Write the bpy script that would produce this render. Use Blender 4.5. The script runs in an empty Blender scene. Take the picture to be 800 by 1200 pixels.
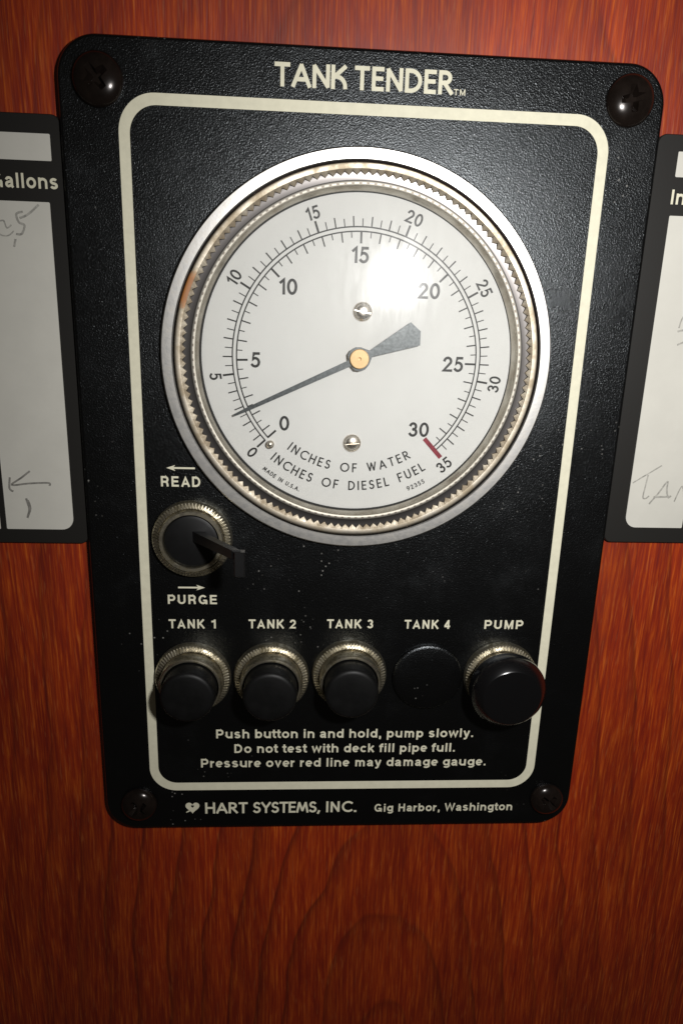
import bpy, bmesh, math, random
from mathutils import Vector, Matrix
PI = math.pi
R = math.radians
S = bpy.context.scene
MM = 0.001

# ------------------------------------------------------------------ camera
# panel coordinates in millimetres: x right, y up, h out of the panel face towards the viewer
def W(x, y, h=0.0):
    return Vector((x * MM, -h * MM, y * MM))

cam_data = bpy.data.cameras.new("camera")
cam = bpy.data.objects.new("camera", cam_data)
S.collection.objects.link(cam)
S.camera = cam
cam_data.sensor_fit = 'VERTICAL'
cam_data.sensor_height = 24.0
cam_data.sensor_width = 16.0
cam_data.lens = 820.0 / 1200.0 * 24.0
cam_data.clip_start = 0.005
cam_data.clip_end = 50.0
CR = ((0.99798985, -0.03071844, -0.0554314), (0.01474509, 0.96321824, -0.2683155), (0.06163477, 0.2669588, 0.96173497))
def pw(v):                      # plane axes (right, down, inward) -> world
    return Vector((v[0], v[2], -v[1]))
right, up, back = pw(CR[0]), -pw(CR[1]), -pw(CR[2])
mat = Matrix((right, up, back)).transposed().to_4x4()
mat.translation = W(-13.02, 9.22, 161.84)
cam.matrix_world = mat

# ------------------------------------------------------------------ light: the camera's own flash, faint room light
world = bpy.data.worlds.new("World")
S.world = world
world.use_nodes = True
wb = world.node_tree.nodes["Background"]
wb.inputs[0].default_value = (1.0, 0.86, 0.68, 1)
wb.inputs[1].default_value = 0.02
fl = bpy.data.lights.new("flash", 'SPOT')
fl.energy = 1.42
fl.color = (1.0, 0.985, 0.965)
fl.shadow_soft_size = 0.006
fl.spot_size = R(154)
fl.spot_blend = 1.0
flo = bpy.data.objects.new("flash", fl)
S.collection.objects.link(flo)
flo.location = W(29, 31, 158)
flo.rotation_euler = (W(76, -30, 0) - W(29, 31, 158)).to_track_quat('-Z', 'Y').to_euler()
S.view_settings.view_transform = 'Standard'
S.view_settings.look = 'None'
S.view_settings.exposure = 0.0
S.view_settings.gamma = 1.0

# ------------------------------------------------------------------ materials
def new_mat(name):
    m = bpy.data.materials.new(name)
    m.use_nodes = True
    nt = m.node_tree
    return m, nt, nt.nodes, nt.links, nt.nodes["Principled BSDF"]

def objcoord(nt, scale=(1, 1, 1), rot=(0, 0, 0), loc=(0, 0, 0)):
    tc = nt.nodes.new("ShaderNodeTexCoord")
    mp = nt.nodes.new("ShaderNodeMapping")
    mp.inputs['Scale'].default_value = scale
    mp.inputs['Rotation'].default_value = rot
    mp.inputs['Location'].default_value = loc
    nt.links.new(tc.outputs['Object'], mp.inputs['Vector'])
    return mp.outputs['Vector']

def noise(nt, vec, scale, detail=4, rough=0.55, dist=0.0):
    n = nt.nodes.new("ShaderNodeTexNoise")
    n.inputs['Scale'].default_value = scale
    n.inputs['Detail'].default_value = detail
    n.inputs['Roughness'].default_value = rough
    n.inputs['Distortion'].default_value = dist
    nt.links.new(vec, n.inputs['Vector'])
    return n.outputs['Fac']

def ramp(nt, fac, stops):
    r = nt.nodes.new("ShaderNodeValToRGB")
    el = r.color_ramp.elements
    while len(el) < len(stops):
        el.new(0.5)
    for e, (p, c) in zip(el, stops):
        e.position = p
        e.color = (c[0], c[1], c[2], 1) if len(c) == 3 else c
    nt.links.new(fac, r.inputs['Fac'])
    return r.outputs['Color']

def mix(nt, fac, a, b, mode='MIX'):
    m = nt.nodes.new("ShaderNodeMix")
    m.data_type = 'RGBA'
    m.blend_type = mode
    m.clamp_factor = True
    for s, v in ((m.inputs[0], fac), (m.inputs[6], a), (m.inputs[7], b)):
        if hasattr(v, 'is_linked') or hasattr(v, 'links'):
            nt.links.new(v, s)
        else:
            s.default_value = v if not isinstance(v, tuple) else (v[0], v[1], v[2], 1)
    return m.outputs[2]

def math_node(nt, op, a, b=None):
    m = nt.nodes.new("ShaderNodeMath")
    m.operation = op
    for i, v in enumerate((a, b)):
        if v is None:
            continue
        if hasattr(v, 'links'):
            nt.links.new(v, m.inputs[i])
        else:
            m.inputs[i].default_value = v
    return m.outputs[0]

def bump(nt, bsdf, height, strength, dist):
    b = nt.nodes.new("ShaderNodeBump")
    b.inputs['Strength'].default_value = strength
    b.inputs['Distance'].default_value = dist
    nt.links.new(height, b.inputs['Height'])
    nt.links.new(b.outputs['Normal'], bsdf.inputs['Normal'])

def grey(v):
    return (v, v, v)

# wood laminate
def make_wood():
    m, nt, N, L, B = new_mat("mahogany_laminate")
    warp = noise(nt, objcoord(nt, (30, 30, 6)), 1.0, 3)
    # streaky vertical fibre
    tc = N.new("ShaderNodeTexCoord")
    add = N.new("ShaderNodeVectorMath"); add.operation = 'ADD'
    sc = N.new("ShaderNodeVectorMath"); sc.operation = 'SCALE'
    cmb = N.new("ShaderNodeCombineXYZ")
    L.new(warp, cmb.inputs['X'])
    L.new(cmb.outputs[0], sc.inputs[0]); sc.inputs['Scale'].default_value = 0.006
    L.new(tc.outputs['Object'], add.inputs[0]); L.new(sc.outputs[0], add.inputs[1])
    def strk(sx, sz, detail=3, rough=0.5):
        mp = N.new("ShaderNodeMapping")
        mp.inputs['Scale'].default_value = (sx, 40, sz)
        L.new(add.outputs[0], mp.inputs['Vector'])
        return noise(nt, mp.outputs[0], 1.0, detail, rough)
    fine = strk(1650, 75, 3, 0.65)
    mid = strk(420, 26, 3, 0.6)
    broad = strk(60, 10, 3, 0.5)
    # cathedral growth rings: an arch whose top is low in the picture, right of the middle
    mp = N.new("ShaderNodeMapping")
    mp.inputs['Location'].default_value = (-0.018, 0, 0.262)
    L.new(add.outputs[0], mp.inputs['Vector'])
    sx = N.new("ShaderNodeSeparateXYZ"); L.new(mp.outputs[0], sx.inputs[0])
    xx = math_node(nt, 'MULTIPLY', sx.outputs['X'], 4.3)
    zz = math_node(nt, 'MULTIPLY', sx.outputs['Z'], 1.0)
    d = math_node(nt, 'SQRT', math_node(nt, 'ADD', math_node(nt, 'MULTIPLY', xx, xx), math_node(nt, 'MULTIPLY', zz, zz)))
    wob = noise(nt, objcoord(nt, (22, 10, 14)), 1.0, 3)
    d2 = math_node(nt, 'ADD', d, math_node(nt, 'MULTIPLY', wob, 0.05))
    saw = math_node(nt, 'FRACT', math_node(nt, 'ADD', math_node(nt, 'MULTIPLY', d2, 27.0), 0.5))
    ringmask = ramp(nt, saw, [(0.0, grey(0.05)), (0.55, grey(0.08)), (0.84, grey(0.45)), (0.95, grey(1.0)), (1.0, grey(0.1))])
    col = ramp(nt, fine, [(0.30, (0.13, 0.0035, 0.0003)), (0.48, (0.28, 0.020, 0.0013)), (0.60, (0.46, 0.066, 0.0045)), (0.74, (0.76, 0.19, 0.02))])
    col2 = ramp(nt, mid, [(0.28, (0.17, 0.005, 0.0004)), (0.52, (0.32, 0.027, 0.0018)), (0.76, (0.54, 0.085, 0.0065))])
    c = mix(nt, 0.42, col, col2)
    shade = ramp(nt, broad, [(0.30, grey(0.72)), (0.70, grey(1.12))])
    c = mix(nt, 1.0, c, shade, 'MULTIPLY')
    figure = noise(nt, objcoord(nt, (16, 10, 5)), 1.0, 3)
    fm = ramp(nt, figure, [(0.36, grey(0.25)), (0.62, grey(1.0))])
    c = mix(nt, math_node(nt, 'MULTIPLY', math_node(nt, 'MULTIPLY', ringmask, fm), 0.66), c, (0.060, 0.0035, 0.0008))
    # thin open pores, tinted pale to paint in their gloss flecks
    pore = strk(1900, 150, 2, 0.5)
    pm = ramp(nt, pore, [(0.60, grey(0)), (0.70, grey(1))])
    c = mix(nt, math_node(nt, 'MULTIPLY', pm, 0.16), c, (0.62, 0.22, 0.06))
    L.new(c, B.inputs['Base Color'])
    rg = ramp(nt, fine, [(0.3, grey(0.44)), (0.7, grey(0.35))])
    L.new(rg, B.inputs['Roughness'])
    B.inputs['Specular IOR Level'].default_value = 1.0
    h = math_node(nt, 'ADD', math_node(nt, 'MULTIPLY', fine, 0.6), math_node(nt, 'MULTIPLY', pore, 0.5))
    bump(nt, B, h, 0.7, 0.00014)
    return m

# black textured paint of the panel, with dusty wear
def make_paint():
    m, nt, N, L, B = new_mat("black_textured_paint")
    v = objcoord(nt)
    a = noise(nt, v, 3200, 3, 0.6, 0.6)
    vor = N.new("ShaderNodeTexVoronoi"); vor.feature = 'SMOOTH_F1'
    vor.inputs['Scale'].default_value = 3500
    L.new(v, vor.inputs['Vector'])
    h = math_node(nt, 'ADD', math_node(nt, 'MULTIPLY', a, 0.9), math_node(nt, 'MULTIPLY', vor.outputs['Distance'], 0.55))
    bump(nt, B, h, 1.0, 0.000072)
    wear = noise(nt, v, 60, 5, 0.65)
    rg = ramp(nt, wear, [(0.32, grey(0.37)), (0.46, grey(0.29)), (0.75, grey(0.25))])
    L.new(rg, B.inputs['Roughness'])
    speck = N.new("ShaderNodeTexVoronoi"); speck.inputs['Scale'].default_value = 620
    L.new(v, speck.inputs['Vector'])
    sp = ramp(nt, speck.outputs['Distance'], [(0.06, grey(1)), (0.16, grey(0))])
    patch = ramp(nt, noise(nt, v, 38, 3, 0.6), [(0.57, grey(0)), (0.66, grey(1))])
    k = math_node(nt, 'MULTIPLY', sp, patch)
    c = mix(nt, math_node(nt, 'MULTIPLY', k, 0.8), (0.0016, 0.0016, 0.0017), (0.30, 0.29, 0.27))
    L.new(c, B.inputs['Base Color'])
    B.inputs['Specular IOR Level'].default_value = 0.68
    B.inputs['Specular Tint'].default_value = (0.90, 0.96, 1.0, 1)
    return m

def simple(name, col, rough=0.5, metal=0.0, spec=0.5, var=0.0, vscale=300, bmp=0.0, bscale=1500, coat=0.0):
    m, nt, N, L, B = new_mat(name)
    B.inputs['Roughness'].default_value = rough
    B.inputs['Metallic'].default_value = metal
    B.inputs['Specular IOR Level'].default_value = spec
    B.inputs['Coat Weight'].default_value = coat
    v = objcoord(nt)
    if var:
        n = noise(nt, v, vscale, 5, 0.65)
        lo = tuple(x * (1 - var) for x in col); hi = tuple(min(1, x * (1 + var)) for x in col)
        L.new(ramp(nt, n, [(0.3, lo), (0.7, hi)]), B.inputs['Base Color'])
    else:
        B.inputs['Base Color'].default_value = (*col, 1)
    if bmp:
        bump(nt, B, noise(nt, v, bscale, 3), bmp, 0.00006)
    return m

def tarnish(name, clean, dirty, r0, r1, scale, lo=0.42, hi=0.62, rust=None, bmp=0.15):
    m, nt, N, L, B = new_mat(name)
    v = objcoord(nt)
    n = noise(nt, v, scale, 6, 0.7)
    k = ramp(nt, n, [(lo, grey(0)), (hi, grey(1))])
    c = mix(nt, k, clean, dirty)
    if rust:
        rn = noise(nt, objcoord(nt, loc=(0.031, 0.0, 0.017)), 75, 4, 0.6)
        vd = nt.nodes.new("ShaderNodeVectorMath"); vd.operation = 'DISTANCE'
        L.new(v, vd.inputs[0]); vd.inputs[1].default_value = W(-37.6, 14.6, 1)
        near = ramp(nt, math_node(nt, 'MULTIPLY', vd.outputs['Value'], 120.0), [(0.15, grey(0.62)), (0.75, grey(0))])
        fine_n = noise(nt, v, 900, 4, 0.7)
        rk = ramp(nt, math_node(nt, 'ADD', math_node(nt, 'ADD', math_node(nt, 'MULTIPLY', rn, 0.6), near), math_node(nt, 'MULTIPLY', fine_n, 0.3)), [(0.70, grey(0)), (0.92, grey(1))])
        c = mix(nt, rk, c, rust)
        L.new(math_node(nt, 'SUBTRACT', 1.0, rk), B.inputs['Metallic'])
    else:
        B.inputs['Metallic'].default_value = 1.0
    L.new(c, B.inputs['Base Color'])
    rr = ramp(nt, n, [(lo, grey(r0)), (hi, grey(r1))])
    L.new(rr, B.inputs['Roughness'])
    scr = noise(nt, v, 900, 4, 0.7)
    bump(nt, B, scr, bmp, 0.00008)
    return m

M = {}
M['wood'] = make_wood()
M['paint'] = make_paint()
M['cream'] = simple("cream_print", (0.72, 0.69, 0.53), 0.55, var=0.07, vscale=500, bmp=0.15)
M['alu'] = tarnish("worn_aluminium", (0.64, 0.63, 0.61), (0.44, 0.42, 0.385), 0.33, 0.42, 650, 0.40, 0.68)
M['lock'] = tarnish("tarnished_lock_ring", (0.36, 0.33, 0.28), (0.21, 0.175, 0.125), 0.34, 0.5, 150, 0.35, 0.6, rust=(0.34, 0.13, 0.03))
M['teeth'] = tarnish("brassy_serration", (0.26, 0.235, 0.19), (0.19, 0.155, 0.11), 0.45, 0.6, 300, 0.35, 0.6)
M['dark_ring'] = simple("dark_polished_ring", (0.15, 0.14, 0.135), 0.30, 1.0)
M['wall_ring'] = tarnish("inner_steel_ring", (0.50, 0.47, 0.41), (0.38, 0.34, 0.28), 0.30, 0.42, 200)
M['dial'] = simple("white_dial_enamel", (0.60, 0.60, 0.585), 0.6, spec=0.2, var=0.025, vscale=90)
M['ink'] = simple("black_dial_ink", (0.012, 0.012, 0.011), 0.5)
M['red'] = simple("red_dial_ink", (0.19, 0.013, 0.026), 0.5, var=0.4, vscale=900)
M['needle'] = simple("blued_steel_needle", (0.075, 0.082, 0.085), 0.45, 0.55, var=0.4, vscale=1400, bmp=0.3)
M['brass'] = simple("brass_hub", (0.56, 0.38, 0.19), 0.5, 0.3, var=0.08, vscale=900)
M['nickel'] = tarnish("nickel_screw", (0.72, 0.68, 0.62), (0.50, 0.44, 0.36), 0.22, 0.34, 600)
M['collar'] = tarnish("tarnished_nickel_collar", (0.66, 0.61, 0.49), (0.20, 0.175, 0.115), 0.32, 0.55, 480, 0.40, 0.60)
M['rubber'] = simple("black_rubber_cap", (0.0035, 0.0035, 0.0035), 0.5, spec=0.28, var=0.5, vscale=250, bmp=0.25, bscale=2500)
M['knob'] = simple("glossy_black_knob", (0.003, 0.003, 0.0035), 0.22, spec=0.9, bmp=0.04)
M['lever'] = simple("black_lever_plastic", (0.004, 0.004, 0.0043), 0.42, spec=0.5, var=0.3)
M['bronze'] = simple("blackened_bronze_screw", (0.015, 0.0105, 0.0085), 0.2, 0.4, var=0.35, vscale=300, bmp=0.1)
M['plug'] = M['paint']
M['placard'] = simple("black_placard_plastic", (0.013, 0.012, 0.0105), 0.5, spec=0.4, bmp=0.1)
M['paper'] = simple("white_writing_strip", (0.61, 0.595, 0.535), 0.5, var=0.05, vscale=60)
M['pencil'] = simple("pencil_mark", (0.36, 0.35, 0.315), 0.7, var=0.4, vscale=900)
M['pencil_dark'] = simple("smudged_pencil_mark", (0.22, 0.21, 0.19), 0.7, var=0.45, vscale=700)

def make_dots():                # ring with the teeth's reflection painted on as a row of dots
    m, nt, N, L, B = new_mat("painted_reflection_ring")
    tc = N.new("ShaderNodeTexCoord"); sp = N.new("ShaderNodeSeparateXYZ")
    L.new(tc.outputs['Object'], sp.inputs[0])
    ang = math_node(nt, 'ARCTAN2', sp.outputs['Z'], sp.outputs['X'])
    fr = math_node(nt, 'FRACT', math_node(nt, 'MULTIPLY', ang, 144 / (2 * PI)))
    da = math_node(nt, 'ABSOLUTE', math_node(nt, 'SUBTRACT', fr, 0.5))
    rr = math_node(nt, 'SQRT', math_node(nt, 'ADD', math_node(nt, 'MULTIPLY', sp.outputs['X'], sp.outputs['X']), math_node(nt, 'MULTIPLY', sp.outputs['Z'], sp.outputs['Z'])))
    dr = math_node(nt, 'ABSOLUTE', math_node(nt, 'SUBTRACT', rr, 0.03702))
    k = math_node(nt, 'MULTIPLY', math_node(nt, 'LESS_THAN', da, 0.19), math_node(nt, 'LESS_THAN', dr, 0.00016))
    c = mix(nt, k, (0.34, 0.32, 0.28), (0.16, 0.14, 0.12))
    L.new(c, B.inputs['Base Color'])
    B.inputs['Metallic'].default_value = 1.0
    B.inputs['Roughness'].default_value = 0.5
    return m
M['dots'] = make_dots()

def make_glass():               # clear cover: see-through plus its own gloss, slightly hazed by scratches
    m = bpy.data.materials.new("clear_gauge_cover")
    m.use_nodes = True
    nt = m.node_tree; N = nt.nodes; L = nt.links
    N.clear()
    out = N.new("ShaderNodeOutputMaterial")
    tr = N.new("ShaderNodeBsdfTransparent"); tr.inputs[0].default_value = (0.985, 0.985, 0.975, 1)
    g1 = N.new("ShaderNodeBsdfGlossy"); g1.inputs['Roughness'].default_value = 0.075
    g2 = N.new("ShaderNodeBsdfGlossy"); g2.inputs['Roughness'].default_value = 0.20
    g3 = N.new("ShaderNodeBsdfGlossy"); g3.inputs['Roughness'].default_value = 0.30
    v = objcoord(nt)
    scr = noise(nt, objcoord(nt, (500, 500, 90), (0, 0.5, 0)), 1.0, 4, 0.7)
    scr2 = noise(nt, v, 110, 2, 0.5)
    b = N.new("ShaderNodeBump"); b.inputs['Strength'].default_value = 0.5; b.inputs['Distance'].default_value = 0.00010
    L.new(scr2, b.inputs['Height'])
    L.new(b.outputs[0], g1.inputs['Normal'])
    gm = N.new("ShaderNodeMixShader")
    L.new(ramp(nt, scr, [(0.42, grey(0.05)), (0.62, grey(0.30))]), gm.inputs[0])
    L.new(g1.outputs[0], gm.inputs[1]); L.new(g2.outputs[0], gm.inputs[2])
    fr = N.new("ShaderNodeFresnel"); fr.inputs['IOR'].default_value = 1.5
    mx = N.new("ShaderNodeMixShader")
    L.new(fr.outputs[0], mx.inputs[0]); L.new(tr.outputs[0], mx.inputs[1]); L.new(gm.outputs[0], mx.inputs[2])
    L.new(mx.outputs[0], out.inputs['Surface'])
    return m
M['glass'] = make_glass()

# ------------------------------------------------------------------ mesh helpers
class MB:
    """collects faces in panel millimetres; ox, oy is the origin of the object it becomes"""
    def __init__(self):
        self.v, self.f = [], []
    def quad_strip(self, a, b):
        n = len(self.v)
        self.v += a + b
        k = len(a)
        for i in range(k - 1):
            self.f.append((n + i, n + i + 1, n + k + i + 1, n + k + i))
    def poly(self, pts):
        n = len(self.v); self.v += list(pts); self.f.append(tuple(range(n, n + len(pts))))
    def lathe(self, prof, seg=96, cx=0, cy=0, cap0=False, cap1=False, mod=None):
        n = len(self.v); k = len(prof)
        for s in range(seg):
            a = 2 * PI * s / seg
            for j, (r, h) in enumerate(prof):
                if mod:
                    r, h = mod(s, j, r, h)
                self.v.append((cx + r * math.cos(a), cy + r * math.sin(a), h))
        for s in range(seg):
            t = (s + 1) % seg
            for j in range(k - 1):
                self.f.append((n + s * k + j, n + t * k + j, n + t * k + j + 1, n + s * k + j + 1))
        if cap0: self.f.append(tuple(n + s * k for s in reversed(range(seg))))
        if cap1: self.f.append(tuple(n + s * k + k - 1 for s in range(seg)))
    def build(self, name, mat, parent=None, origin=(0, 0, 0), smooth=False, angle=35, recalc=True):
        me = bpy.data.meshes.new(name)
        o3 = W(*origin)
        me.from_pydata([W(*p) - o3 for p in self.v], [], self.f)
        bm = bmesh.new(); bm.from_mesh(me)
        bmesh.ops.remove_doubles(bm, verts=bm.verts, dist=1e-7)
        if recalc: bmesh.ops.recalc_face_normals(bm, faces=bm.faces)
        bm.to_mesh(me); bm.free()
        return link(name, me, mat, parent, origin, smooth, angle)

def link(name, me, mat, parent, origin, smooth=False, angle=35):
    me.materials.clear(); me.materials.append(mat)
    if smooth:
        me.polygons.foreach_set('use_smooth', [True] * len(me.polygons))
        me.set_sharp_from_angle(angle=R(angle))
    ob = bpy.data.objects.new(name, me)
    S.collection.objects.link(ob)
    if parent:
        ob.parent = parent
        ob.location = W(*origin) - wloc(parent)
    else:
        ob.location = W(*origin)
    return ob

def wloc(o):
    v = Vector((0, 0, 0))
    while o:
        v = v + o.location; o = o.parent
    return v

def face_viewer(me):
    bm = bmesh.new(); bm.from_mesh(me)
    for f in bm.faces:
        f.normal_update()
        if f.normal.y > 0: f.normal_flip()
    bm.to_mesh(me); bm.free()

def rrect(x0, y0, x1, y1, r, n=10):
    """rounded rectangle, counter-clockwise; r is one radius or (bl, br, tr, tl)"""
    rr = r if isinstance(r, tuple) else (r,) * 4
    pts = []
    for (cx, cy, a0, q) in ((x0 + rr[0], y0 + rr[0], 180, rr[0]), (x1 - rr[1], y0 + rr[1], 270, rr[1]),
                            (x1 - rr[2], y1 - rr[2], 0, rr[2]), (x0 + rr[3], y1 - rr[3], 90, rr[3])):
        if q <= 0:
            pts.append((cx, cy)); continue
        for i in range(n + 1):
            a = R(a0 + 90 * i / n)
            pts.append((cx + q * math.cos(a), cy + q * math.sin(a)))
    return pts

def circle(cx, cy, r, n=128):
    return [(cx + r * math.cos(2 * PI * i / n), cy + r * math.sin(2 * PI * i / n)) for i in range(n)]

def sheet(bm, loops, h):
    """flat face with holes at height h; returns the vert loops"""
    out, edges = [], []
    for lp in loops:
        vs = [bm.verts.new(W(x, y, h)) for x, y in lp]
        edges += [bm.edges.new((vs[i], vs[(i + 1) % len(vs)])) for i in range(len(vs))]
        out.append(vs)
    bmesh.ops.triangle_fill(bm, use_beauty=True, use_dissolve=False, edges=edges)
    return out

def skirt(bm, top, pts_h):
    prev = top
    for pts, h in pts_h:
        cur = [bm.verts.new(W(x, y, h)) for x, y in pts]
        for i in range(len(cur)):
            j = (i + 1) % len(cur)
            bm.faces.new((prev[i], prev[j], cur[j], cur[i]))
        prev = cur

def bm_obj(name, bm, mat, parent, origin=(0, 0, 0), smooth=False, angle=30):
    bmesh.ops.recalc_face_normals(bm, faces=bm.faces)
    bmesh.ops.translate(bm, verts=bm.verts, vec=-W(*origin))
    me = bpy.data.meshes.new(name); bm.to_mesh(me); bm.free()
    return link(name, me, mat, parent, origin, smooth, angle)

def tag(o, label=None, cat=None, group=None, kind=None):
    if label: o['label'] = label
    if cat: o['category'] = cat
    if group: o['group'] = group
    if kind: o['kind'] = kind
    return o

# ------------------------------------------------------------------ lettering
def A(cx, cy, rx, ry, a0, a1, n=18):
    return [(cx + rx * math.cos(R(a0 + (a1 - a0) * i / n)), cy + ry * math.sin(R(a0 + (a1 - a0) * i / n))) for i in range(n + 1)]

G = {   # geometric single-stroke capitals, cap height 1: (width, strokes)
 'A': (0.74, [[(0, 0), (.37, 1), (.74, 0)], [(.14, .30), (.60, .30)]]),
 'B': (0.5, [[(0, 0), (0, 1)], [(0, 1)] + A(.24, .76, .22, .24, 90, -90) + [(0, .52)], [(0, .52)] + A(.26, .26, .24, .26, 90, -90) + [(0, 0)]]),
 'C': (0.72, [A(.5, .5, .5, .5, 52, 308, 28)]),
 'D': (0.66, [[(0, 0), (0, 1)], [(.06, 1)] + A(.18, .5, .48, .5, 90, -90, 24) + [(.06, 0)]]),
 'E': (0.42, [[(.42, 1), (0, 1), (0, 0), (.42, 0)], [(0, .52), (.38, .52)]]),
 'F': (0.42, [[(.42, 1), (0, 1), (0, 0)], [(0, .50), (.36, .50)]]),
 'H': (0.62, [[(0, 0), (0, 1)], [(.62, 0), (.62, 1)], [(0, .52), (.62, .52)]]),
 'I': (0.0, [[(0, 0), (0, 1)]]),
 'K': (0.58, [[(0, 0), (0, 1)], [(.54, 1), (.02, .47)], [(.10, .55)] + A(.16, .02, .42, .50, 80, 0, 12)]),
 'L': (0.38, [[(0, 1), (0, 0), (.38, 0)]]),
 'M': (0.86, [[(0, 0), (.16, 1), (.43, .12), (.70, 1), (.86, 0)]]),
 'N': (0.64, [[(0, 0), (0, 1), (.64, 0), (.64, 1)]]),
 'O': (0.98, [A(.49, .5, .49, .5, 0, 360, 40)]),
 'R': (0.54, [[(0, 0), (0, 1)], [(.06, 1)] + A(.22, .74, .26, .26, 90, -90) + [(.06, .48)], [(.20, .48), (.56, 0)]]),
 'S': (0.46, [A(.24, .755, .21, .245, 40, 250, 18) + A(.22, .26, .24, .26, 70, -145, 18)]),
 'T': (0.56, [[(0, 1), (.56, 1)], [(.28, 0), (.28, 1)]]),
 'U': (0.58, [[(0, 1), (0, .30)] + A(.29, .30, .29, .30, 180, 360, 18) + [(.58, 1)]]),
 'W': (1.0, [[(0, 1), (.25, 0), (.50, 1), (.75, 0), (1.0, 1)]]),
 'Y': (0.64, [[(0, 1), (.32, .45), (.64, 1)], [(.32, .45), (.32, 0)]]),
 '.': (0.04, [[(0, .0), (.05, .0)]]),
 ',': (0.08, [[(.08, .04), (.0, -.16)]]),
 '0': (0.56, [A(.28, .5, .28, .5, 0, 360, 36)]),
 '1': (0.22, [[(0, .80), (.22, 1), (.22, 0)]]),
 '2': (0.54, [A(.27, .73, .25, .27, 165, -30, 18) + [(.0, 0), (.56, 0)]]),
 '3': (0.50, [A(.24, .75, .22, .25, 155, -80, 16), A(.24, .27, .26, .27, 82, -150, 18)]),
 '5': (0.50, [[(.48, 1), (.13, 1), (.06, .56)] + A(.22, .32, .28, .32, 118, -140, 20)]),
 '9': (0.54, [A(.27, .70, .27, .30, 0, 360, 26), [(.54, .70)] + A(.04, .70, .50, .70, 0, -75, 12)]),
}
ZSTEP = [0]
def stroke(mb, pts, t, h, closed=False, split=False):
    """flat ribbon of width t along pts"""
    for i in range(1, len(pts) - 1 if split else 0):
        d1 = Vector(pts[i]) - Vector(pts[i - 1]); d2 = Vector(pts[i + 1]) - Vector(pts[i])
        if d1.length > 1e-9 and d2.length > 1e-9 and d1.angle(d2) > R(75) and len(pts) < 80:
            e = t * 0.5 if d1.angle(d2) < R(100) else t * 0.22
            stroke(mb, list(pts[:i]) + [tuple(Vector(pts[i]) + d1.normalized() * e)], t, h)
            stroke(mb, [tuple(Vector(pts[i]) - d2.normalized() * e)] + list(pts[i + 1:]), t, h + 0.004, split=True)
            return
    n = len(pts)
    P = [Vector(p) for p in pts]
    if (P[0] - P[-1]).length < 1e-6:
        closed = True; P = P[:-1]; n -= 1
    Lf, Rt = [], []
    for i in range(n):
        a = P[i - 1] if (closed or i > 0) else None
        b = P[(i + 1) % n] if (closed or i < n - 1) else None
        d1 = (P[i] - a).normalized() if a is not None else None
        d2 = (b - P[i]).normalized() if b is not None else None
        if d1 is None: d1 = d2
        if d2 is None: d2 = d1
        n1 = Vector((-d1.y, d1.x)); n2 = Vector((-d2.y, d2.x))
        m = n1 + n2
        if m.length < 0.35: m = n1
        m.normalize()
        k = 1 / max(0.42, m.dot(n1))
        k = min(k, 2.0)
        Lf.append(P[i] + m * (t / 2 * k)); Rt.append(P[i] - m * (t / 2 * k))
    if closed:
        Lf.append(Lf[0]); Rt.append(Rt[0])
    mb.quad_strip([(p.x, p.y, h) for p in Lf], [(p.x, p.y, h) for p in Rt])

def glyph_strokes(ch, cap, t, bold_x=1.0):
    """strokes of one character, in mm, origin at its left baseline; outline spans 0..cap"""
    w, ss = G[ch]
    s = cap - t
    out = []
    for st in ss:
        pts = [(x * s * bold_x + t / 2, y * s + t / 2) for x, y in st]
        # square ends: push open straight ends out by half a stroke
        if len(pts) >= 2 and (Vector(pts[0]) - Vector(pts[-1])).length > 1e-6:
            def ext(p, q):
                d = (Vector(p) - Vector(q)); L_ = d.length
                return tuple(Vector(p) + d * (t * 0.48 / L_)) if L_ > 1e-9 else p
            pts = [ext(pts[0], pts[1])] + pts[1:-1] + [ext(pts[-1], pts[-2])]
        out.append(pts)
    return w * s * bold_x + t, out

def line_text(mb, txt, x0, x1, y, cap, t, gap=0.20, space=0.36, h=0.06, wide=1.0):
    """stroke text fitted between x0 and x1 on baseline y (spacing takes up the slack)"""
    ws = [glyph_strokes(c, cap, t, wide)[0] if c != ' ' else space * cap for c in txt]
    tot = sum(ws)
    g = (x1 - x0 - tot) / max(1, len(txt) - 1)
    x = x0
    for i, (c, w) in enumerate(zip(txt, ws)):
        if c != ' ':
            for k, st in enumerate(glyph_strokes(c, cap, t, wide)[1]):
                stroke(mb, [(px + x, py + y) for px, py in st], t, h + 0.006 * (k + (i % 2) * 3), split=True)
        x += w + g

def arc_text(mb, txt, cx, cy, r, a0, a1, cap, t, h, inward=True, space=0.5, wide=1.0):
    """text along a circle; inward: letter tops point at the centre (reads left to right along the bottom)"""
    ws = [glyph_strokes(c, cap, t, wide)[0] if c != ' ' else space * cap for c in txt]
    span = abs(R(a1 - a0)) * r
    g = (span - sum(ws)) / max(1, len(txt) - 1)
    s = 0.0
    for i, (c, w) in enumerate(zip(txt, ws)):
        if c != ' ':
            frac = (s + w / 2) / span
            ang = R(a0 + (a1 - a0) * frac)
            place_glyph(mb, c, cx, cy, r, ang, cap, t, h + 0.02 * (i % 2), inward, wide)
        s += w + g

def place_glyph(mb, c, cx, cy, r, ang, cap, t, h, inward, wide=1.0, dx=0.0):
    w, ss = glyph_strokes(c, cap, t, wide)
    upv = Vector((-math.cos(ang), -math.sin(ang))) if inward else Vector((math.cos(ang), math.sin(ang)))
    rtv = Vector((upv.y, -upv.x))
    o = Vector((cx + r * math.cos(ang), cy + r * math.sin(ang)))
    for k, st in enumerate(ss):
        pts = [o + rtv * (px - w / 2 + dx) + upv * (py - cap / 2) for px, py in st]
        stroke(mb, [tuple(p) for p in pts], t, h + 0.006 * k, split=True)

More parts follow.
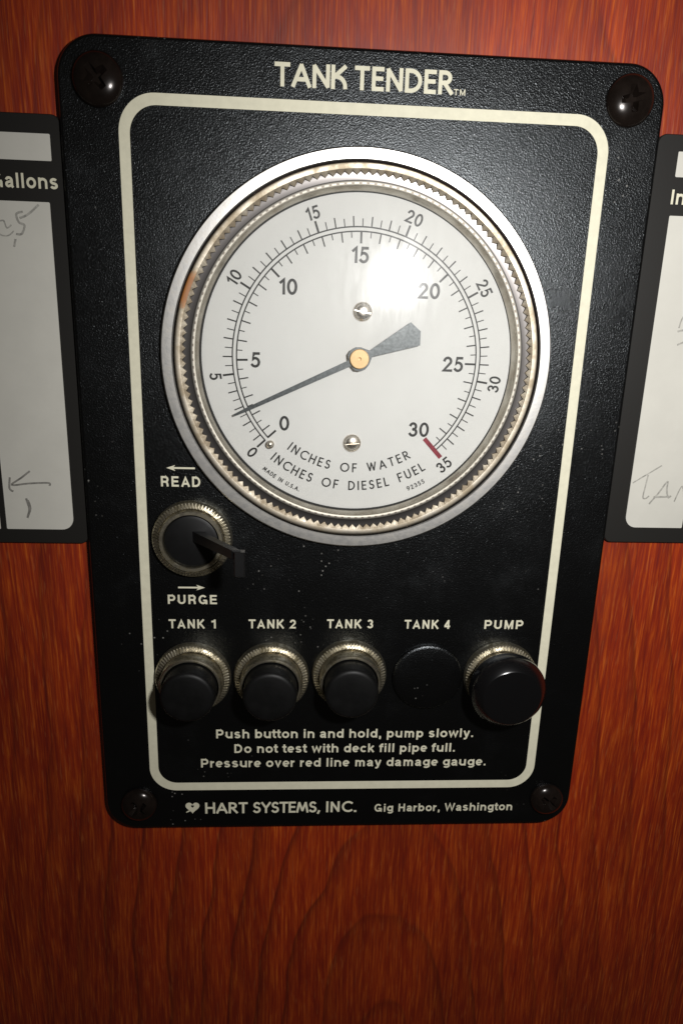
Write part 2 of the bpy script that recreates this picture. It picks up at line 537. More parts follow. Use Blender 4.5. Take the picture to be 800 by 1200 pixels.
def number(mb, txt, x, y, cap, t, h, rot=0.0, gap=0.5, wide=1.0):
    ws = [glyph_strokes(c, cap, t, wide)[0] for c in txt]
    tot = sum(ws) + gap * (len(txt) - 1)
    ca, sa = math.cos(R(rot)), math.sin(R(rot))
    px0 = -tot / 2
    for i, (c, w) in enumerate(zip(txt, ws)):
        for k, st in enumerate(glyph_strokes(c, cap, t, wide)[1]):
            pts = [(px + px0, py - cap / 2) for px, py in st]
            stroke(mb, [(x + a * ca - b * sa, y + a * sa + b * ca) for a, b in pts], t, h + 0.006 * k)
        px0 += w + gap

# bold grotesque: (advance, outline width, strokes); cap height 1, stem 0.19, open ends are square
BT = 0.178
def V(x, y0=0.0, y1=1.0): return [(x, y0), (x, y1)]
HB = {
 'A': (1.0, .82, [[(.08, 0), (.41, .88), (.74, 0)], [(.18, .29), (.64, .29)]]),
 'R': (1.0, .72, [V(.095), [(.095, .905), (.42, .905)] + A(.42, .68, .20, .225, 90, -90, 12) + [(.095, .455)], [(.42, .47), (.55, .38), (.60, .22), (.62, 0)]]),
 'E': (.93, .68, [V(.095), [(.095, .905), (.66, .905)], [(.095, .51), (.62, .51)], [(.095, .095), (.68, .095)]]),
 'D': (1.0, .78, [V(.095), [(.095, .905), (.33, .905)] + A(.33, .5, .35, .405, 90, -90, 16) + [(.095, .095)]]),
 'P': (.93, .72, [V(.095), [(.095, .905), (.42, .905)] + A(.42, .665, .21, .24, 90, -90, 12) + [(.095, .425)]]),
 'U': (1.0, .74, [[(.095, 1), (.095, .36)] + A(.37, .36, .275, .265, 180, 360, 16) + [(.645, 1)]]),
 'G': (1.08, .84, [A(.42, .5, .325, .405, 40, 318, 26), [(.44, .40), (.80, .40)], V(.75, 0, .40)]),
 'T': (.85, .72, [[(0, .905), (.72, .905)], V(.36, 0, .9)]),
 'N': (1.0, .74, [V(.095), V(.645), [(.11, .93), (.63, .07)]]),
 'K': (1.0, .78, [V(.095), [(.66, 1), (.15, .42)], [(.28, .56), (.70, 0)]]),
 'M': (1.16, .86, [V(.095), V(.765), [(.11, .92), (.43, .10), (.75, .92)]]),
 'W': (1.31, 1.2, [[(.08, 1), (.33, .08), (.60, .92), (.87, .08), (1.12, 1)]]),
 'H': (1.0, .74, [V(.095), V(.645), [(.095, .52), (.645, .52)]]),
 'I': (.39, .19, [V(.095)]),
 '1': (.77, .44, [V(.345), [(.34, .88), (.20, .78), (.0, .76)]]),
 '2': (.77, .64, [A(.31, .665, .215, .24, 178, -38, 16) + [(.10, .095), (.62, .095)]]),
 '3': (.77, .64, [A(.30, .695, .20, .21, 165, -85, 14), A(.31, .29, .22, .195, 88, -168, 16)]),
 '4': (.77, .64, [V(.44), [(.42, .90), (.09, .32)], [(.03, .28), (.63, .28)]]),
 'a': (.77, .64, [A(.29, .47, .20, .185, 165, 0, 12) + [(.49, .13), (.56, .0)], [(.49, .42), (.30, .38)] + A(.24, .225, .145, .135, 90, 270, 12) + [(.36, .12), (.49, .22)]]),
 'b': (.85, .69, [V(.095), A(.355, .3725, .24, .2775, 0, 360, 24)]),
 'c': (.77, .62, [A(.335, .3725, .24, .2775, 42, 318, 20)]),
 'd': (.85, .69, [V(.595), A(.335, .3725, .24, .2775, 0, 360, 24)]),
 'e': (.77, .66, [[(.10, .36), (.57, .36)], A(.335, .3725, .24, .2775, -3, 312, 22)]),
 'f': (.46, .42, [[(.18, 0), (.18, .76)] + A(.32, .76, .14, .145, 180, 95, 8) + [(.42, .90)], [(.0, .665), (.40, .665)]]),
 'g': (.85, .69, [A(.335, .385, .24, .265, 0, 360, 24), [(.595, .745), (.595, .0)] + A(.355, .0, .24, .165, 0, -150, 12)]),
 'h': (.85, .67, [V(.095), A(.335, .43, .24, .22, 180, 0, 14) + [(.575, 0)]]),
 'i': (.39, .19, [V(.095, 0, .745), V(.095, .83, 1.0)]),
 'k': (.77, .62, [V(.095), [(.55, .745), (.14, .30)], [(.26, .44), (.56, 0)]]),
 'l': (.39, .19, [V(.095)]),
 'm': (1.23, .95, [V(.095, 0, .745), A(.285, .46, .19, .19, 180, 0, 12) + [(.475, 0)], A(.665, .46, .19, .19, 180, 0, 12) + [(.855, 0)]]),
 'n': (.85, .67, [V(.095, 0, .745), A(.335, .43, .24, .22, 180, 0, 14) + [(.575, 0)]]),
 'o': (.85, .72, [A(.36, .3725, .265, .2825, 0, 360, 26)]),
 'p': (.85, .69, [V(.095, -.27, .745), A(.355, .3725, .24, .2775, 0, 360, 24)]),
 'r': (.54, .42, [V(.095, 0, .745), A(.36, .36, .265, .275, 175, 85, 8)]),
 's': (.77, .60, [A(.29, .525, .19, .135, 25, 268, 14) + A(.29, .232, .205, .145, 88, -162, 14)]),
 't': (.46, .44, [[(.20, .95), (.20, .26)] + A(.33, .235, .13, .14, 180, 275, 8) + [(.42, .095)], [(.0, .665), (.41, .665)]]),
 'u': (.85, .67, [[(.095, .745), (.095, .315)] + A(.335, .315, .24, .22, 180, 360, 14), V(.575, 0, .745)]),
 'v': (.77, .64, [[(.08, .745), (.32, .07), (.56, .745)]]),
 'w': (1.08, .98, [[(.08, .745), (.27, .08), (.49, .68), (.71, .08), (.90, .745)]]),
 'y': (.77, .64, [[(.08, .745), (.33, .07)], [(.57, .745), (.31, -.08), (.22, -.175), (.07, -.175)]]),
 ',': (.39, .20, [V(.10, 0, .19), [(.13, .05), (.06, -.17)]]),
 '.': (.39, .20, [V(.10, 0, .19)]),
}
def font_text(mb, txt, x0, x1, y, cap, bold=0.0, h=0.06, rot=0.0):
    """bold grotesque text stretched to span x0..x1 on baseline y"""
    pos, x = [], 0.0
    for c in txt:
        if c == ' ':
            x += .39; continue
        adv, w, _ = HB[c]
        pos.append((c, x + (adv - w) / 2)); x += adv
    a = pos[0][1]; b = pos[-1][1] + HB[pos[-1][0]][1]
    sx = (x1 - x0) / (b - a)
    for i, (c, gx) in enumerate(pos):
        for k, st in enumerate(HB[c][2]):
            sub = MB()
            stroke(sub, st, BT + bold, 0)
            n = len(mb.v)
            for vx, vy, _ in sub.v:
                mb.v.append((x0 + (gx - a + vx) * sx, y + vy * cap, h + 0.006 * (k + 3 * (i % 2))))
            mb.f += [tuple(q + n for q in f) for f in sub.f]

def letter_obj(name, mb, mat, parent):
    o = mb.build(name, mat, parent, wl_origin(parent), recalc=False)
    face_viewer(o.data)
    return o

def wl_origin(parent):
    w = wloc(parent)
    return (w.x / MM, w.z / MM, -w.y / MM)

# ------------------------------------------------------------------ the setting: wood wall
HW = -3.0                        # wall surface
bm = bmesh.new()
sheet(bm, [rrect(-420, -520, 420, 420, 0), circle(0, 0, 39.5, 96)], HW)
wall = bm_obj("wall", bm, M['wood'], None)
face_viewer(wall.data)
tag(wall, kind='structure')

# ------------------------------------------------------------------ the instrument panel
panel = bpy.data.objects.new("instrument_panel", None)
S.collection.objects.link(panel)
panel.location = W(0.2, -31.4, HW)
tag(panel, "black textured metal tank gauge panel with round dial and push buttons on red wood", "gauge panel")

bm = bmesh.new()
PX0, PY0, PX1, PY1 = -62.75, -125.1, 63.1, 62.35
def outl(d, r=8.2): return rrect(PX0 + d, PY0 + d, PX1 - d, PY1 - d, r - d, 14)
loops = sheet(bm, [outl(0.7), circle(0, 0, 42.2, 128)], 0.0)
skirt(bm, loops[0], [(outl(0.25), -0.12), (outl(0.0), -0.5), (outl(0.0), HW + 0.02)])
plate = bm_obj("face_plate", bm, M['paint'], panel, (0.2, -31.4, 0))
plate['label'] = "black textured face plate with rounded corners"

# printed cream border
bm = bmesh.new()
sheet(bm, [rrect(-50.95, -113.3, 52.1, 52.2, (6.9, 6.9, 7.6, 7.6), 14), rrect(-48.7, -110.95, 49.8, 49.95, (4.9, 4.9, 5.6, 5.6), 14)], 0.05)
border = bm_obj("border_line", bm, M['cream'], panel, (0.2, -31.4, 0))
face_viewer(border.data)

def panel_text(name, fn):
    mb = MB(); fn(mb)
    return letter_obj(name, mb, M['cream'], panel)

def title(mb):
    line_text(mb, "TANK", -19.15, -4.3, 54.5, 4.45, 0.80, h=0.05, wide=1.18)
    line_text(mb, "TENDER", -2.8, 17.6, 54.55, 4.45, 0.80, h=0.05, wide=1.13)
    font_text(mb, "TM", 17.85, 20.3, 54.55, 1.15, -0.03)
panel_text("title_lettering", title)

def arrow(mb, x0, x1, y, tip_left=True, t=0.42, hl=2.1, hh=0.72, h=0.06):
    s = 1 if tip_left else -1
    tip, end = (x0, x1) if tip_left else (x1, x0)
    mb.poly([(tip + s * 1.2, y - t / 2, h), (end, y - t / 2, h), (end, y + t / 2, h), (tip + s * 1.2, y + t / 2, h)])
    mb.poly([(tip, y, h + 0.01), (tip + s * hl, y - hh, h + 0.01), (tip + s * hl * 0.72, y, h + 0.01), (tip + s * hl, y + hh, h + 0.01)])

def read(mb):
    font_text(mb, "READ", -45.15, -36.0, -30.1, 2.5, 0.01)
    arrow(mb, -43.8, -37.2, -25.63)
panel_text("read_lettering", read)
def purge(mb):
    font_text(mb, "PURGE", -44.6, -32.65, -59.78, 2.42, 0.01)
    arrow(mb, -42.0, -35.5, -55.44, False)
panel_text("purge_lettering", purge)
for txt, x0, x1, y in (("TANK 1", -44.6, -33.05, -66.3), ("TANK 2", -24.95, -13.15, -66.22), ("TANK 3", -5.4, 6.28, -66.08),
                       ("TANK 4", 14.2, 25.88, -66.12), ("PUMP", 34.7, 44.72, -66.08)):
    panel_text("pump_lettering" if txt == "PUMP" else "tank_lettering", lambda mb: font_text(mb, txt, x0, x1, y, 2.42, 0.01))
def instr(mb):
    font_text(mb, "Push button in and hold, pump slowly.", -33.5, 34.4, -97.56, 2.62, 0.0)
    font_text(mb, "Do not test with deck fill pipe full.", -28.83, 29.8, -101.98, 2.62, 0.0)
    font_text(mb, "Pressure over red line may damage gauge.", -37.6, 38.53, -106.32, 2.62, 0.0)
panel_text("instruction_lettering", instr)
def maker(mb):
    line_text(mb, "HART", -36.8, -25.4, -120.72, 3.5, 0.6, h=0.05, wide=1.15)
    line_text(mb, "SYSTEMS,", -24.0, -5.9, -120.72, 3.5, 0.58, h=0.05, wide=1.1)
    line_text(mb, "INC.", -4.25, 4.0, -120.72, 3.5, 0.58, h=0.05, wide=1.0)
panel_text("maker_lettering", maker)
panel_text("place_lettering", lambda mb: font_text(mb, "Gig Harbor, Washington", 8.95, 47.2, -120.72, 2.5, 0.0))
def heart(mb):
    out = []
    cx, cy = -40.15, -118.65
    for i in range(48):
        t = 2 * PI * i / 48
        x = 16 * math.sin(t) ** 3
        y = 13 * math.cos(t) - 5 * math.cos(2 * t) - 2 * math.cos(3 * t) - math.cos(4 * t)
        out.append((cx + x * 0.116, cy + y * 0.122))
    inn = [(cx + (x - cx) * 0.22, cy + 0.28 + (y - cy) * 0.25) for x, y in out]
    mb.quad_strip([(x, y, 0.05) for x, y in out + out[:1]], [(x, y, 0.05) for x, y in inn + inn[:1]])
    mb.poly([(cx - 1.75, cy - 1.75, 0.056), (cx - 0.7, cy - 1.3, 0.056), (cx - 0.9, cy - 0.9, 0.056), (cx - 1.6, cy - 1.35, 0.056)])
panel_text("heart_emblem", heart)

# --- corner screws -------------------------------------------------------------------------------
def screw(x, y, r, rot, h=2.9):
    bm = bmesh.new()
    mb = MB()
    prof = [(r * 0.98, 0.02), (r, 0.35)] + [(r * math.cos(R(a)), 0.35 + (h - 0.35) * math.sin(R(a))) for a in range(6, 90, 4)]
    mb.lathe(prof, 96, 0, 0, True, True)
    me = bpy.data.meshes.new("screw")
    me.from_pydata([W(*p) for p in mb.v], [], mb.f)
    bm2 = bmesh.new(); bm2.from_mesh(me); bmesh.ops.remove_doubles(bm2, verts=bm2.verts, dist=1e-7); bmesh.ops.recalc_face_normals(bm2, faces=bm2.faces); bm2.to_mesh(me); bm2.free()
    base = bpy.data.objects.new("screw", me); S.collection.objects.link(base)
    tools = []
    # one tapering cross: wide at the top, narrowing to the bottom of the recess
    t = MB()
    for (L_, w_, hz) in ((3.5, 1.0, h + 0.5), (1.1, 0.45, h - 1.9)):
        for q in range(4):
            a = R(rot + 90 * q); ca, sa = math.cos(a), math.sin(a)
            for px, py in ((w_, -w_), (L_, -w_ * 0.8), (L_, w_ * 0.8)):
                t.v.append((px * ca - py * sa, px * sa + py * ca, hz))
    t.f = [tuple(range(11, -1, -1))[::-1], tuple(range(23, 11, -1))] + [(i, 12 + i, 12 + (i + 1) % 12, (i + 1) % 12) for i in range(12)]
    tm = bpy.data.meshes.new("recess"); tm.from_pydata([W(*p) for p in t.v], [], t.f)
    b3 = bmesh.new(); b3.from_mesh(tm); bmesh.ops.triangulate(b3, faces=b3.faces); bmesh.ops.recalc_face_normals(b3, faces=b3.faces); b3.to_mesh(tm); b3.free()
    to = bpy.data.objects.new("recess", tm); S.collection.objects.link(to); tools.append(to)
    md = base.modifiers.new("recess", 'BOOLEAN'); md.operation = 'DIFFERENCE'; md.solver = 'EXACT'; md.object = to
    dg = bpy.context.evaluated_depsgraph_get()
    me2 = bpy.data.meshes.new_from_object(base.evaluated_get(dg))
    for o in tools + [base]: bpy.data.objects.remove(o)
    return link("screw", me2, M['bronze'], panel, (x, y, 0.0), True, 32)
screw(-54.5, 54.0, 5.15, 38)
screw(55.2, 55.1, 5.15, 10)
screw(-54.1, -117.3, 4.75, 38)
screw(56.4, -116.9, 4.6, 47)

# --- the gauge --------------------------------------------------------------------------------------
mb = MB()
mb.lathe([(43.9, 0.03), (43.95, 1.25), (43.82, 1.5), (43.6, 1.64), (42.5, 1.57), (41.55, 1.49), (41.32, 1.3), (41.3, -0.6)], 192)
gauge = mb.build("gauge", M['alu'], panel, (0, 0, 0), True, 9)
gauge['label'] = "round pressure gauge with worn aluminium rim"
mb = MB()
mb.lathe([(41.02, -0.6), (41.0, 1.0), (40.8, 1.2), (40.5, 1.22), (39.75, 1.05), (39.72, 0.9)], 192)
mb.build("lock_ring", M['lock'], gauge, (0, 0, 0), True, 40)
NT = 144
mb = MB()
def zig(s, j, r, h):
    tip = s % 4
    if j in (1, 2, 3):
        k = (0.0, 0.5, 1.0, 0.5)[tip]
        return r + 0.8 * k * (1.0 if j < 3 else 0.75), h + (0.28 * k if j == 1 else 0)
    return r, h
mb.lathe([(39.76, 1.0), (38.6, 0.55), (38.55, 0.42), (38.55, 0.0)], NT * 4, mod=zig)
mb.build("serrated_ring", M['teeth'], gauge, (0, 0, 0), False)
mb = MB()
mb.lathe([(40.0, 0.24), (38.7, 0.22), (37.75, 0.1), (37.55, 0.12)], 192)
mb.build("dark_ring", M['dark_ring'], gauge, (0, 0, 0), True, 60)
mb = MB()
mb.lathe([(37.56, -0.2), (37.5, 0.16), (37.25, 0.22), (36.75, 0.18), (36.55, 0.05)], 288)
mb.build("reflection_dot_ring", M['dots'], gauge, (0, 0, 0), True, 60)
mb = MB()
mb.lathe([(36.56, 0.06), (36.35, -0.2), (36.1, -0.8), (35.95, -1.3), (35.9, -2.5), (36.3, -2.6)], 192)
mb.build("inner_ring", M['wall_ring'], gauge, (0, 0, 0), True, 30)
HD = -3.3
mb = MB()
mb.lathe([(36.4, -2.45), (35.75, -2.5), (35.7, -3.5)], 144, 0.15, 0.05)  # black band added for the dark reflection of the wall beside the dial
mb.build("wall_shade_band", M['rubber'], gauge, (0, 0, HD), True, 30)
mb = MB()
mb.lathe([(36.6, HD - 0.5), (36.6, HD), (30, HD), (0.01, HD)], 144, cap1=True)
dial = mb.build("dial", M['dial'], gauge, (0, 0, HD), False)
mb = MB()
RG = 36.9
mb.lathe([(RG, 0.35)] + [(RG * k / 10, 0.35 + 0.55 * (1 - (k / 10) ** 2)) for k in range(9, 0, -1)] + [(0.02, 0.9)], 128, cap1=True)
mb.build("glass_cover", M['glass'], gauge, (0, 0, 0), True, 60)

OX, OY = 0.1, 0.1               # centre of the scales
HI = HD + 0.04
def pol(r, a): return (OX + r * math.cos(R(a)), OY + r * math.sin(R(a)))
inner_fives = [222.2, 181.75, 135.9, 90.2, 44.4, -0.8, -46.6]
outer_fives = [222.3, 188.15, 148.9, 109.4, 70.0, 30.2, -8.6, -46.6]
def scale_angle(fives, ones, v):
    k = int(v // 5)
    if v < 1: return fives[0] + (ones - fives[0]) * v
    if v < 5: return ones + (fives[1] - ones) * (v - 1) / 4
    if k >= len(fives) - 1: return fives[-1]
    return fives[k] + (fives[k + 1] - fives[k]) * (v - 5 * k) / 5
mb = MB()
for rr in (27.72, 28.68):
    stroke(mb, [pol(rr, 222.6 - (222.6 + 46.8) * i / 120) for i in range(121)], 0.30, HI)
def tick(r0, r1, a, t):
    stroke(mb, [pol(r0, a), pol(r1, a)], t, HI + 0.008)
for top, fives, ones in ((30, inner_fives, 217.95), (35, outer_fives, 219.0)):
    v = 0.0
    while v <= top + 1e-6:
        a = scale_angle(fives, ones, v)
        inn = fives is inner_fives
        if v % 5 == 0: ln, t = 2.5, 0.46
        elif v % 1 == 0: ln, t = 2.15, 0.29
        else: ln, t = (1.3 if inn else 1.7), 0.21
        if not (v == 0.5 or v == top):
            if inn: tick(27.7, 27.7 - ln, a, t)
            else: tick(28.7, 28.7 + ln, a, t)
        v += 0.5
letter_obj("scale_ticks", mb, M['ink'], gauge)
mb = MB()
for txt, x, y in (("0", -16.6, -15.1), ("5", -23.3, -0.65), ("10", -15.95, 15.65), ("15", -0.05, 22.9), ("20", 15.85, 15.75), ("25", 22.5, -0.4), ("30", 15.4, -15.9)):
    number(mb, txt, x, y, 3.5, 0.60, HI, 0, 0.40, 1.06)
for txt, a, inward in (("0", 222.6, True), ("5", 188.2, True), ("10", 148.6, False), ("15", 109.3, False), ("20", 69.5, False), ("25", 30.4, False), ("30", -8.5, True), ("35", -48.1, True)):
    x, y = pol(32.9, a)
    number(mb, txt, x, y, 2.75, 0.45, HI, a + 90 if inward else a - 90, 0.36)
letter_obj("scale_numbers", mb, M['ink'], gauge)
mb = MB()
arc_text(mb, "INCHES OF WATER", OX, OY, 25.6, -126.9, -59.0, 2.25, 0.33, HI)
arc_text(mb, "INCHES OF DIESEL FUEL", OX, OY, 30.0, -130.0, -55.6, 2.3, 0.34, HI)
arc_text(mb, "MADE IN U.S.A.", OX, OY, 33.75, -129.7, -112.4, 1.05, 0.2, HI)
arc_text(mb, "92355", OX, OY, 33.35, -66.6, -58.7, 1.15, 0.2, HI)
letter_obj("dial_lettering", mb, M['ink'], gauge)
mb = MB()
stroke(mb, [pol(24.7, -47.2), pol(30.9, -47.2)], 1.05, HI + 0.03)
letter_obj("red_limit_mark", mb, M['red'], gauge)

# pointer: slim shaft and spade tail
HN = HD + 1.9
def needle_pt(along, side, a=205.4): 
    ca, sa = math.cos(R(a)), math.sin(R(a))
    return (OX + 0.25 + along * ca - side * sa, OY + 0.2 + along * sa + side * ca)
outline = [(31.6, 0.22), (28, 0.42), (10, 0.62), (2.3, 0.72), (1.9, 2.0), (1.0, 2.55), (-0.3, 2.75), (-1.5, 2.2), (-2.3, 1.4), (-3.0, 0.75), (-14.0, 2.85), (-15.3, 0.0),
           (-14.0, -2.75), (-3.0, -0.75), (-2.3, -1.4), (-1.5, -2.2), (-0.3, -2.75), (1.0, -2.55), (1.9, -2.0), (2.3, -0.72), (10, -0.62), (28, -0.42), (31.6, -0.22)]
bm = bmesh.new()
pts = [needle_pt(*p) for p in outline]
lp = sheet(bm, [pts], HN)
skirt(bm, lp[0], [(pts, HN - 0.35)])
bm_obj("needle", bm, M['needle'], gauge, (OX, OY, HN), False)
mb = MB()
mb.lathe([(2.2, HN - 1.85), (2.2, HN + 0.75), (2.05, HN + 0.9), (0.42, HN + 0.92), (0.38, HN + 0.5), (0.02, HN + 0.45)], 48, OX + 0.3, OY + 0.25, cap1=True)
mb.build("needle_hub", M['brass'], gauge, (OX + 0.3, OY + 0.25, HN), True, 40)

def dial_screw(x, y, r, rot):
    """round head with a narrow slot cut across it"""
    mb = MB()
    mb.lathe([(r, -0.4), (r, 0.12)] + [(r * math.cos(R(q)), 0.12 + 1.0 * math.sin(R(q))) for q in range(12, 90, 6)], 56, 0, 0, True, True)
    def tmp(m_):
        me = bpy.data.meshes.new("dial_screw"); me.from_pydata([W(*p) for p in m_.v], [], m_.f)
        b_ = bmesh.new(); b_.from_mesh(me); bmesh.ops.remove_doubles(b_, verts=b_.verts, dist=1e-7)
        bmesh.ops.recalc_face_normals(b_, faces=b_.faces); b_.to_mesh(me); b_.free()
        o = bpy.data.objects.new("dial_screw", me); S.collection.objects.link(o); return o
    base = tmp(mb)
    t = MB(); ca, sa = math.cos(R(rot)), math.sin(R(rot))
    for hz in (0.62, 2.0):
        for px, py in ((-3, -.12), (3, -.12), (3, .12), (-3, .12)):
            t.v.append((px * ca - py * sa, px * sa + py * ca, hz))
    t.f = [(3, 2, 1, 0), (4, 5, 6, 7), (0, 1, 5, 4), (1, 2, 6, 5), (2, 3, 7, 6), (3, 0, 4, 7)]
    tool = tmp(t)
    md = base.modifiers.new("slot", 'BOOLEAN'); md.operation = 'DIFFERENCE'; md.solver = 'EXACT'; md.object = tool
    me2 = bpy.data.meshes.new_from_object(base.evaluated_get(bpy.context.evaluated_depsgraph_get()))
    bpy.data.objects.remove(tool); bpy.data.objects.remove(base)
    return link("dial_screw", me2, M['nickel'], gauge, (x, y, HD), True, 32)
dial_screw(0.9, 10.75, 2.2, -10)
dial_screw(-0.5, -19.5, 2.15, 6)
mb = MB()
mb.lathe([(0.95, HD + 0.01), (0.95, HD + 1.0), (0.6, HD + 1.35), (0.02, HD + 1.45)], 24, -19.9, -20.1, cap1=True)
mb.build("stop_pin", M['nickel'], gauge, (-19.9, -20.1, HD), True, 40)

# --- collars, buttons, selector, pump --------------------------------------------------------------
def collar_mesh(x, y, inner=6.9, sleeve=3.4):
    mb = MB()
    seg = 72 * 4
    def kn(s, j, r, h):
        if j in (4, 5): 
            k = (0.0, 1.0, 1.0, 0.0)[s % 4]
            return r - 0.16 * k, h - 0.22 * k
        return r, h
    mb.lathe([(9.35, 0.02), (9.5, 0.5), (9.45, 1.3), (9.15, 2.0), (8.85, 2.35), (8.2, 2.7), (7.95, 2.72), (7.75, 2.45), (7.7, 2.3), (7.72, sleeve - 0.7), (7.62, sleeve - 0.3), (7.35, sleeve), (inner + 0.15, sleeve), (inner, sleeve - 0.3), (inner, 0.4)],
             seg, x, y, mod=kn)
    return mb

def button(x, y, yc):
    mb = MB()
    mb.lathe([(6.55, 0.5), (6.55, 10.2), (6.42, 10.75), (6.1, 11.1), (5.5, 11.28), (3, 11.35), (0.02, 11.36)], 64, x, y, cap1=True)
    b = mb.build("push_button", M['rubber'], panel, (x, y, 0), True, 40)
    collar_mesh(x, y, 6.85, 6.2).build("collar", M['collar'], b, (x, y, 0), True, 32)
    return b
b1 = button(-38.85, -79.4, 0)
b1['label'] = "black push button under the tank 1 lettering"
for dx, nm in ((19.68, "tank 2"), (39.45, "tank 3")):
    c = b1.copy(); S.collection.objects.link(c); c.parent = panel
    c.location = b1.location + Vector((dx * MM, 0, (0.05 if dx < 30 else 0.9) * MM))
    c['label'] = "black push button under the %s lettering" % nm
    for ch in b1.children:
        d = ch.copy(); S.collection.objects.link(d); d.parent = c
        d.rotation_euler = (0, 0.7 * dx, 0)
# blank plug at tank 4
mb = MB()
mb.lathe([(9.15, 0.01), (9.15, 0.5), (8.95, 0.8), (8.3, 1.0), (5, 1.15), (0.02, 1.2)], 72, 20.9, -79.6, cap1=True)
mb.build("blank_plug", M['plug'], panel, (20.9, -79.6, 0), True, 40)
# pump knob
PXc, PYc = 39.7, -79.0
mb = MB()
mb.lathe([(5.0, 0.5), (5.2, 4.2), (7.4, 4.7), (9.0, 5.6), (9.4, 6.6), (9.45, 9.0), (9.3, 9.5), (7.4, 11.9), (7.1, 12.1), (4, 12.2), (0.02, 12.2)], 96, PXc, PYc, cap1=True)
pk = mb.build("pump_knob", M['knob'], panel, (PXc, PYc, 0), True, 28)
pc = collar_mesh(PXc, PYc, 6.0, 4.0).build("collar", M['collar'], pk, (PXc, PYc, 0), True, 32)
# read / purge selector
VX, VY = -38.1, -42.7
mb = MB()
mb.lathe([(6.45, 0.4), (6.45, 2.5), (6.2, 2.9), (5.5, 3.1), (0.02, 3.15)], 64, VX, VY, cap1=True)
sel = mb.build("selector_knob", M['lever'], panel, (VX, VY, 0), True, 40)
collar_mesh(VX, VY, 6.5).build("collar", M['collar'], sel, (VX, VY, 0), True, 32)
mb = MB()
def sect(x, y, h, wx, wy):
    return [(x - wx, y - wy, h), (x + wx, y - wy, h), (x + wx, y + wy, h), (x - wx, y + wy, h)]
def bar(secs):
    n = len(mb.v)
    for s_ in secs: mb.v.extend(s_)
    for i in range(len(secs) - 1):
        for k in range(4):
            a, b = n + 4 * i + k, n + 4 * i + (k + 1) % 4
            mb.f.append((a, b, b + 4, a + 4))
    mb.f.append((n, n + 3, n + 2, n + 1)); e = n + 4 * (len(secs) - 1); mb.f.append((e, e + 1, e + 2, e + 3))
# a slim arm rising from the knob, ending in a tab bent downwards
bar([sect(-36.6, -41.4, 2.6, 1.5, 1.3), sect(-35.4, -41.3, 4.6, 1.2, 1.2), sect(-26.1, -39.9, 20.0, 1.0, 1.0), sect(-25.7, -39.9, 20.3, 0.75, 0.6)])
bar([sect(-25.4, -42.0, 18.4, 0.95, 2.6), sect(-25.38, -42.0, 18.8, 1.15, 2.8), sect(-25.3, -41.95, 20.7, 1.15, 2.8), sect(-25.28, -41.95, 21.0, 0.95, 2.6)])
mb.build("lever", M['lever'], sel, (VX, VY, 0), False)

# ------------------------------------------------------------------ the two placards beside the panel
HP = -1.6
def placard(name, x0, y0, x1, y1, wins, radii, label):
    """wins: rounded rectangles of white strip; one plate with the strips a hair proud of it"""
    bm = bmesh.new()
    o = ((x0 + x1) / 2, (y0 + y1) / 2, HW)
    lp = sheet(bm, [rrect(x0 + .2, y0 + .2, x1 - .2, y1 - .2, 1.8, 8)] + [rrect(*w, r, 8) for w, r in zip(wins, radii)], HP)
    skirt(bm, lp[0], [(rrect(x0, y0, x1, y1, 2.0, 8), HP - 0.25), (rrect(x0, y0, x1, y1, 2.0, 8), HW + 0.02)])
    for lpw, w, r in zip(lp[1:], wins, radii):
        skirt(bm, lpw, [(rrect(*w, r, 8), HP - 0.35)])
    ob = bm_obj(name, bm, M['placard'], None, o)
    tag(ob, label, "placard")
    for w, r in zip(wins, radii):
        b = bmesh.new()
        rr = tuple(max(0, q) for q in r)
        sheet(b, [rrect(*w, rr, 8)], HP - 0.3)
        st = bm_obj("writing_strip", b, M['paper'], ob, o)
        face_viewer(st.data)
    return ob, o

def marks(parent, o, name, lines, mat, t=0.22, h=HP - 0.26):
    mb = MB()
    rnd = random.Random(7)
    for i, ln in enumerate(lines):
        # a smooth, slightly shaky curve through the points
        P = [ln[0]] + list(ln) + [ln[-1]]
        pts = []
        for q in range(1, len(P) - 2):
            p0, p1, p2, p3 = P[q - 1], P[q], P[q + 1], P[q + 2]
            for k in range(7):
                u = k / 7
                pts.append(tuple(0.5 * (2 * p1[c] + (p2[c] - p0[c]) * u + (2 * p0[c] - 5 * p1[c] + 4 * p2[c] - p3[c]) * u * u + (3 * p1[c] - p0[c] - 3 * p2[c] + p3[c]) * u ** 3) + rnd.uniform(-.015, .015) for c in (0, 1)))
        pts.append(ln[-1])
        stroke(mb, pts, t * rnd.uniform(0.7, 1.2), h + 0.008 * i)
    ob = mb.build(name, mat, parent, o, recalc=False)
    face_viewer(ob.data)
    return ob

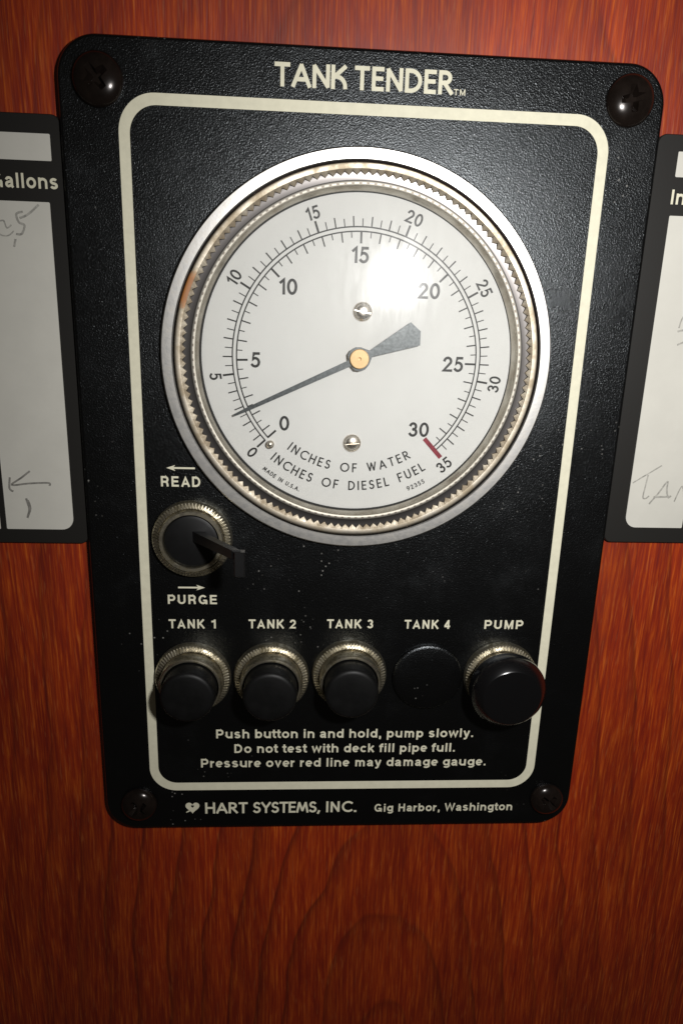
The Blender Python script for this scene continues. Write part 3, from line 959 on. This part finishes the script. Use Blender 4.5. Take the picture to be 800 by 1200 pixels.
# right placard
rp, ro = placard("placard", 63.45, -43.0, 104.5, 49.8,
    [(68.35, 41.3, 100.5, 46.45), (68.35, -39.1, 83.3, 33.45), (84.6, -39.1, 100.5, 33.45)], [(0.3,) * 4, (3.0, 0.3, 0.3, 0.3), (0.3, 3.0, 0.3, 0.3)],
    "black framed placard with bright white strips to the right of the gauge panel")
mb = MB(); font_text(mb, "Inches", 68.15, 80.5, 35.75, 3.0, 0.0, h=HP + 0.05)
letter_obj("lettering", mb, M['cream'], rp)
marks(rp, ro, "pencil_writing", [[(69.0, -27.7), (71.5, -26.0), (75.7, -23.2)], [(72.6, -25.6), (72.3, -28.5), (72.1, -31.2), (72.8, -31.6), (73.6, -30.9)],
    [(73.9, -33.0), (76.0, -30.0), (77.7, -27.2), (77.9, -29.3), (78.5, -31.2), (79.2, -30.8)], [(74.8, -31.2), (79.0, -31.0)],
    [(80.2, -32.3), (81.6, -28.3), (82.6, -31.2)]], M['pencil'], 0.42)
marks(rp, ro, "pencil_number", [[(74.6, 9.4), (75.2, 11.8), (76.5, 12.6)], [(74.4, 8.6), (76.3, 8.8), (76.6, 6.6), (74.8, 5.6)],
    [(76.0, 22.5), (75.4, 20.5)], [(75.8, 16.4), (76.6, 15.2)]], M['pencil'], 0.42)
# left placard
lpq, lo = placard("placard", -104.5, -45.0, -63.05, 47.8,
    [(-100.5, 38.9, -65.3, 44.1), (-100.5, -41.6, -83.3, 30.95), (-82.1, -41.6, -66.3, 30.95)], [(0.3,) * 4, (3.0, 0.3, 0.3, 0.3), (0.3, 3.0, 0.3, 0.3)],
    "black framed placard with gallons column to the left of the gauge panel")
mb = MB(); font_text(mb, "Gallons", -78.1, -64.4, 33.5, 2.9, 0.0, h=HP + 0.05)
letter_obj("lettering", mb, M['cream'], lpq)
marks(lpq, lo, "pencil_writing", [[(-77.4, 28.4), (-78.3, 26.6), (-77.6, 24.4), (-75.8, 24.0), (-74.4, 25.0)], [(-77.6, 26.6), (-76.4, 27.0), (-75.8, 25.6), (-74.8, 26.2)],
    [(-72.2, 28.9), (-73.6, 28.4), (-73.2, 26.8), (-72.1, 26.2), (-72.8, 24.5), (-74.0, 24.4)], [(-73.0, 27.6), (-71.2, 28.4), (-68.8, 30.4)], [(-74.2, 23.4), (-74.6, 21.8)]], M['pencil'], 0.42)
marks(lpq, lo, "pencil_heading", [
    [(-80.0, 41.0), (-78.4, 43.2), (-77.4, 40.4)], [(-76.4, 43.2), (-76.2, 40.2)]], M['pencil'], 0.42)
marks(lpq, lo, "smudged_writing", [[(-75.6, -27.4), (-77.6, -29.0), (-80.0, -30.8), (-76.0, -30.4), (-71.6, -30.2), (-71.4, -30.9)], [(-80.3, -29.0), (-80.6, -31.6), (-79.8, -32.4)],
    [(-77.0, -34.0), (-76.5, -36.6), (-77.1, -38.8)], [(-76.6, -34.4), (-76.2, -36.4), (-76.9, -38.4)]], M['pencil_dark'], 0.6)
